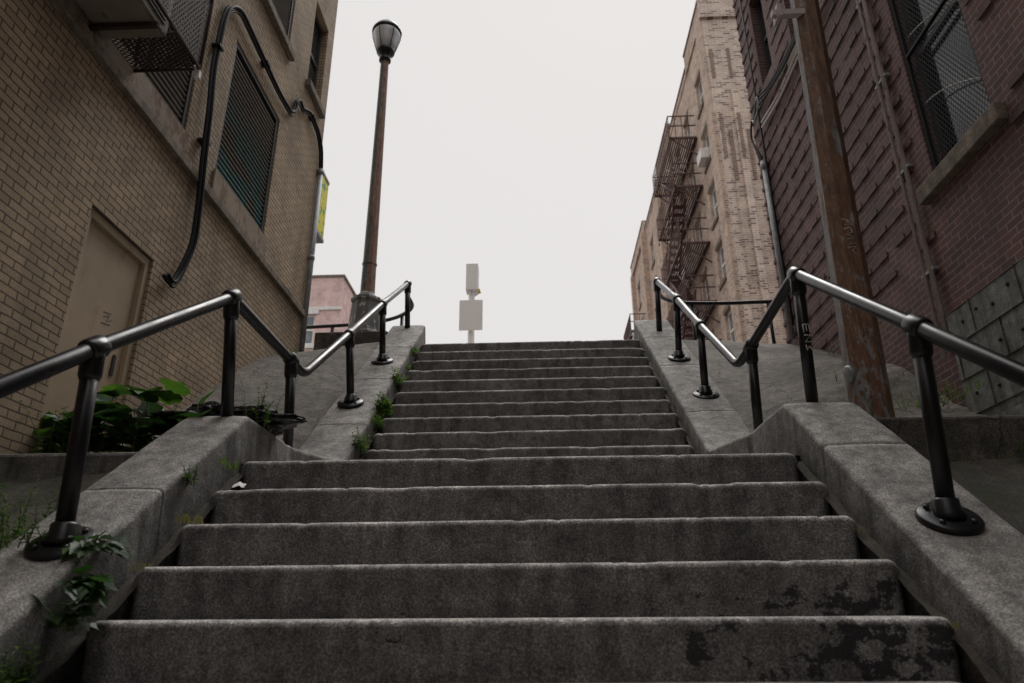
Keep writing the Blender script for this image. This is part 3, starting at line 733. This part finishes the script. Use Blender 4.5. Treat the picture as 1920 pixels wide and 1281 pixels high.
for i,x in enumerate((6.25,6.85,7.45,8.05,8.65)):
    mb.box(x,x+.22,19.88,19.998,2.9,16.2+(.7 if i%2 else 0),'brickT2')
    mb.box(x+.05,x+.17,19.86,19.879,14.2,16.0,'brickD'); mb.box(x+.34,x+.46,19.975,19.997,13.4,15.4,'brickD')
    mb.box(x+.05,x+.17,19.975,19.997,17.6,18.9,'brickD')
mb.obj('piers_and_parapet',ap)
mb=MB()
for h in hs:
    sash(mb,'x',FX,-1,h,.14,'white','farglass',.07)
    mb.box(FX-.06,FX+.02,h[0]-.08,h[1]+.08,h[2]-.13,h[2]-.003,'sill'); mb.box(FX-.02,FX+.02,h[0]-.1,h[1]+.1,h[3]+.003,h[3]+.16,'sill')
for h in hs2: sash(mb,'y',20,-1,h,.14,'white','farglass',.07)
for c,z in ((21.1,15.1),(25.4,12.75),(33.3,10.45),(23.5,8.05)): mb.box(FX-.32,FX+.1,c,c+.62,z+.02,z+.42,'white')
mb.obj('windows',ap)
def fire_escape(y0,y1,zs,name):
    mb=MB(); xa,xb=FX-1.05,FX-.03
    for i,z in enumerate(zs):
        mb.box(xa,xb,y0,y0+.06,z-.08,z,'fe'); mb.box(xa,xb,y1-.06,y1,z-.08,z,'fe'); mb.box(xa,xa+.05,y0,y1,z-.081,z-.001,'fe'); mb.box(xb-.05,xb,y0,y1,z-.081,z-.001,'fe')
        x=xa+.08
        while x<xb: mb.box(x,x+.05,y0+.06,y1-.06,z-.05,z-.02,'fe'); x+=.085
        for zz in (z+.5,z+.95):
            mb.tube([(xb,y0,zz),(xa,y0,zz),(xa,y1,zz),(xb,y1,zz)],.028,'fe',5,False)
        y=y0
        while y<=y1+.01: mb.tube([(xa,y,z),(xa,y,z+.95)],.016,'fe',4,False); y+=.22
        for xx in (xa+.25,xa+.5,xa+.75):
            for yy in (y0,y1): mb.tube([(xx,yy,z),(xx,yy,z+.95)],.016,'fe',4,False)
        for yy in (y0+.1,y1-.1): mb.tube([(xa+.1,yy,z-.05),(xb+.02,yy,z-.8)],.03,'fe',5,False)
        if i<len(zs)-1:
            z2=zs[i+1]; s=1 if i%2==0 else -1
            ya,yb=(y0+.5,y1-.9) if s==1 else (y1-.5,y0+.9)
            for xx in (xa+.12,xa+.55): mb.tube([(xx,ya,z),(xx,yb,z2)],.045,'fe',5,False)
            for xx in (xa+.12,xa+.55): mb.tube([(xx,ya,z+.85),(xx,yb,z2+.85)],.022,'fe',5,False)
            n=11
            for k in range(1,n):
                t=k/n; mb.box(xa+.12,xa+.55,ya+(yb-ya)*t-.11,ya+(yb-ya)*t+.11,z+(z2-z)*t-.018,z+(z2-z)*t+.018,'fe')
    for xx in (xa+.15,xa+.5): mb.tube([(xx,y0+.3,zs[0]-2.2),(xx,y0+.3,zs[0]+1)],.02,'fe',5,False)
    for k in range(9): mb.tube([(xa+.15,y0+.3,zs[0]-2.1+k*.27),(xa+.5,y0+.3,zs[0]-2.1+k*.27)],.012,'fe',4,False)
    mb.obj(name,ap)
fl=[z-.25 for z in levels]
fire_escape(22.4,26.4,[5.3]+fl[:4]+[17.0],'fire_escape_near')
fire_escape(36.3,39.6,[5.3]+fl[:4],'fire_escape_far')

pb=root('pink_brick_building',(-15,34,3))
hs3=[(x,x+1.3,z,z+1.5) for x in (-11.6,-14.5,-17.5) for z in (11.9,8.9,5.9)]
mb=MB(); wall(mb,'y',30,-22,-9.14,2.9,15.3,hs3,.15,-1,'brickP'); wall(mb,'x',-9.14,30,44,2.9,15.3,[(y,y+1.2,z,z+1.5) for y in (33,37,41) for z in (11.5,8.5,5.5)],.15,1,'brickP')
mb.quad((-22,30,15.3),(-9.14,30,15.3),(-9.14,44,15.3),(-22,44,15.3),'trim'); mb.quad((-22,30,2.9),(-22,44,2.9),(-22,44,15.3),(-22,30,15.3),'brickP'); mb.quad((-22,44,2.9),(-9.14,44,2.9),(-9.14,44,15.3),(-22,44,15.3),'brickP')
mb.obj('walls',pb)
mb=MB(); mb.box(-22.1,-9.08,29.95,44.1,15.302,15.42,'sill'); mb.box(-22,-9.1,29.94,29.997,13.6,13.75,'white'); mb.obj('parapet',pb)
mb=MB()
for h in hs3:
    sash(mb,'y',30,-1,h,.14,'white','farglass',.1); mb.box(h[0]-.15,h[1]+.15,29.93,29.998,h[3]+.003,h[3]+.28,'white'); mb.box(h[0]-.1,h[1]+.1,29.93,29.998,h[2]-.2,h[2]-.003,'white')
mb.box(-11.4,-10.7,29.7,30.05,11.2,11.65,'white')
for h in [(y,y+1.2,z,z+1.5) for y in (33,37,41) for z in (11.5,8.5,5.5)]: sash(mb,'x',-9.14,1,h,.14,'white','farglass',.1)
mb.obj('windows',pb)

# ------------------------------------------------------------ vegetation
def leaf(mb,p,d,up,L,W,mat,kind=0):
    p=V(p); d=V(d).normalized(); s=d.cross(V(up)); 
    if s.length<1e-3: s=V((1,0,0))
    s.normalize(); n=s.cross(d).normalized()
    if kind==0: out=[(0,0),(-.12,.22),(-.05,.45),(.18,.52),(.30,.42),(.48,.50),(.62,.33),(.80,.22),(1.05,0)]
    else: out=[(0,0),(.25,.36),(.55,.42),(.8,.24),(1,0)]
    vs=[];fs=[]
    def P(a,b,side): return p+d*a*L+s*b*W*side+n*(abs(b)*W*.30-.22*L*a*a)
    for side in (1,-1):
        o=len(vs); ring=[P(a,b,side) for a,b in out]
        vs.append(P(.4,0,1)); vs+=ring
        for i in range(len(ring)-1): fs.append((o,o+1+i,o+2+i) if side==1 else (o,o+2+i,o+1+i))
    mb.add(vs,fs,mat,False)
def rnd(a,b): return random.uniform(a,b)
def leafy(name,spots,stems,H,L,mats,spread=.35,bias=(0,-.3,.2)):
    mb=MB()
    for (cx,cy,cz,rx,ry) in spots:
        for i in range(stems):
            b=V((cx+rnd(-rx,rx),cy+rnd(-ry,ry),cz-.02)); h=H*rnd(.35,1.0)
            lean=V((rnd(-spread,spread)+bias[0]*.4,rnd(-spread,spread)+bias[1]*.4,1)).normalized()
            top=b+lean*h; mb.tube([b,b+lean*h*.5+V((0,0,.01)),top],[.004,.003,.002],'stem',5)
            for k in range(random.choice((2,3,3,4))):
                t=rnd(.5,1.0); q=b+lean*h*t
                d=V((rnd(-1,1)+bias[0],rnd(-1,1)+bias[1],rnd(-.35,.35)+bias[2])).normalized()
                pe=q+d*rnd(.02,.06); mb.tube([q,pe],.002,'stem',4)
                l=L*rnd(.5,1.1); leaf(mb,pe,d,V((rnd(-.4,.4),rnd(-.6,.2),1)),l,l*rnd(.75,.95),random.choice(mats),0)
    return mb.obj(name)
def weeds(name,spots,mats=('weed','weed','leafd')):
    mb=MB()
    for (cx,cy,cz,rx,ry,H,n,ll) in spots:
        for i in range(n):
            b=V((cx+rnd(-rx,rx),cy+rnd(-ry,ry),cz-.015)); h=H*rnd(.4,1.05)
            lx,ly=rnd(-.35,.35),rnd(-.35,.25)
            pts=[b+V((lx*h*t*t,ly*h*t*t,h*t*(1-.12*t))) for t in (0,.25,.5,.75,1)]
            mb.tube(pts,[.0028,.0024,.002,.0015,.001],'stem',4)
            m=int(9+h*42)
            for k in range(m):
                t=.12+.88*k/m; i0=min(3,int(t*4)); f=t*4-i0; q=pts[i0].lerp(pts[i0+1],f)
                a=k*2.4+rnd(-.4,.4); d=V((math.cos(a),math.sin(a),rnd(.1,.8)))
                l=ll*rnd(.6,1.2)*(1.15-.6*t); leaf(mb,q,d,V((0,0,1)),l,l*rnd(.35,.6),random.choice(mats),1)
    return mb.obj(name)
def tufts(name,spots,mat='weed'):
    mb=MB()
    for (cx,cy,cz,rx,ry,H,n) in spots:
        for i in range(n):
            b=V((cx+rnd(-rx,rx),cy+rnd(-ry,ry),cz-.01)); h=H*rnd(.4,1.1); dx,dy=rnd(-.6,.6)*h,rnd(-.6,.4)*h; w=rnd(.0015,.004)
            m1=b+V((dx*.3,dy*.3,h*.65)); t=b+V((dx,dy,h*.95))
            mb.add([b-V((w,0,0)),b+V((w,0,0)),m1+V((w*.8,0,0)),m1-V((w*.8,0,0)),t],[(0,1,2,3),(3,2,4)],mat)
    return mb.obj(name)
leafy('broadleaf_plant',[(-2.5,3.98,.80,.22,.12),(-2.2,4.2,.85,.2,.2),(-2.7,4.05,.80,.12,.15)],15,.52,.19,('leaf','leafd','leafd'))
leafy('broadleaf_plant',[(-2.75,3.35,.55,.1,.2)],6,.28,.12,('leafd',))
leafy('creeping_vine',[(-1.62,2.62,.26,.05,.09),(-1.57,2.50,.12,.03,.08)],8,.08,.075,('leafd','leafd','leaf'),.8,(.6,-.4,-.1))
leafy('creeping_vine',[(-1.56,2.46,.0,.03,.08)],8,.10,.075,('leafd',),.7,(.3,-.3,.1))
weeds('roadside_weeds',[(-1.64,4.05,1.09,.06,.14,.28,18,.035),(-2.6,3.88,.82,.25,.1,.5,18,.04),(-2.85,4.8,1.1,.05,.2,.6,8,.04),
 (-1.57,2.25,-.19,.04,.10,.20,22,.04),(-1.59,2.12,-.28,.03,.08,.18,18,.04),(-2.15,2.95,.28,.15,.2,.34,20,.035),(-1.9,2.62,.27,.08,.08,.20,12,.03),(-1.60,3.2,.60,.02,.05,.12,8,.025)],('weed','leafd','leafd'))
weeds('roadside_weeds',[(-1.39,5.42,1.24,.05,.12,.26,18,.04),(-1.38,5.80,1.55,.04,.10,.16,10,.04),(-1.38,6.05,1.72,.05,.12,.22,26,.055),(-1.39,6.65,2.18,.03,.16,.20,18,.045),(-1.37,7.45,2.82,.06,.12,.08,14,.04),(-1.37,7.1,2.5,.03,.1,.10,6,.035)])
weeds('roadside_weeds',[(2.80,4.9,1.38,.1,.2,.22,10,.03),(2.6,5.6,1.85,.2,.15,.18,8,.03),(1.9,5.5,1.35,.1,.1,.14,4,.03),(2.75,3.9,.85,.12,.1,.12,8,.03),(2.9,6.5,2.4,.05,.3,.2,7,.03),(-2.8,7.4,2.85,.06,.2,.12,5,.025)])
tufts('grass_tufts',[(-1.54,3.12,.42,.04,.06,.04,40),(-1.56,2.85,.20,.03,.05,.04,25),(1.32,2.55,-.02,.03,.06,.03,20),(1.33,3.1,.34,.02,.05,.03,15)],'dry')
tufts('grass_tufts',[(-2.5,2.9,.25,.4,.6,.12,700),(2.4,3.2,.27,.5,.7,.07,500),(-2.5,3.9,.8,.4,.15,.12,250),(2.7,5.0,1.4,.2,.5,.08,120),(-1.58,3.5,.75,.03,.15,.05,25),(-1.58,2.15,-.25,.03,.15,.08,60)])
mb=MB(); leaf(mb,(-1.36,3.62,.628),(1,-.3,.2),(0,-.5,1),.12,.06,'leaf',1); leaf(mb,(-1.30,3.60,.628),(.8,.4,.25),(0,-.5,1),.09,.05,'leaf',1); mb.obj('fallen_leaf')
mb=MB()
mb.grid(lambda u,v:(-1.50+.06*u,3.42+.03*v+.01*nz(u*5,v*5),.615+.025*abs(nz(u*6,v*6,2))+.02*v),5,5,'white'); mb.obj('paper_litter')
mb=MB(); mb.grid(lambda u,v:(1.78+.1*u,5.35+.06*v,1.37+.05*v+.02*nz(u*6,v*6,5)),5,5,'white'); mb.obj('paper_litter')
mb=MB()
def bagf(u,v):
    a=u*2*math.pi; ph=v*math.pi; d=V((math.cos(a)*math.sin(ph),math.sin(a)*math.sin(ph),math.cos(ph)))
    k=1+.35*noise.noise(d*2.3)+.18*noise.noise(d*6)+.08*noise.noise(d*14)
    return (-1.93+.44*d.x*k,4.12+.16*d.y*k,1.13+.10*d.z*k)
mb.grid(bagf,72,36,'bag',False); mb.obj('trash_bag')

# ------------------------------------------------------------ camera, light, world
cam=bpy.data.cameras.new('camera'); co=bpy.data.objects.new('camera',cam); bpy.context.collection.objects.link(co)
R=Matrix.Rotation(math.radians(2.2),4,'Z')@Matrix.Rotation(math.radians(111.5),4,'X')@Matrix.Rotation(math.radians(-0.4),4,'Z')
co.matrix_world=R; cam.lens=25.0; cam.sensor_width=36; cam.clip_start=.05; cam.clip_end=2000
cam.dof.use_dof=True; cam.dof.focus_distance=5.0; cam.dof.aperture_fstop=2.6
scene.camera=co
w=bpy.data.worlds.new('World'); scene.world=w; w.use_nodes=True; nt=w.node_tree
bg=nt.nodes['Background']
sky=nt.nodes.new('ShaderNodeTexSky'); sky.sky_type='NISHITA'; sky.sun_disc=False
EL,AZ=math.radians(58),math.radians(15)
sky.sun_elevation=EL; sky.sun_rotation=AZ
bg.inputs[1].default_value=.1
tc=nd(nt,'ShaderNodeTexCoord')
sz=nd(nt,'ShaderNodeSeparateXYZ',{0:tc.outputs['Generated']}).outputs[2]
cloud=ramp(nt,sz,[(.0,(.29,.280,.272)),(.74,(.293,.283,.275)),(.98,(1.0,.985,.97))])
cloud=mix(nt,1.0,cloud,(28.3,28.3,28.3),'MULTIPLY')
nt.links.new(mix(nt,.94,sky.outputs[0],cloud),bg.inputs[0])
sl=bpy.data.lights.new('sun','SUN'); sl.energy=1.3; sl.angle=math.radians(25); sl.color=(1,.97,.93)
so=bpy.data.objects.new('sun',sl); bpy.context.collection.objects.link(so)
d=V((math.sin(AZ)*math.cos(EL),math.cos(AZ)*math.cos(EL),math.sin(EL)))
so.rotation_euler=d.to_track_quat('Z','Y').to_euler(); so.location=(0,20,30)
scene.view_settings.view_transform='Standard'; scene.view_settings.look='None'; scene.view_settings.exposure=0
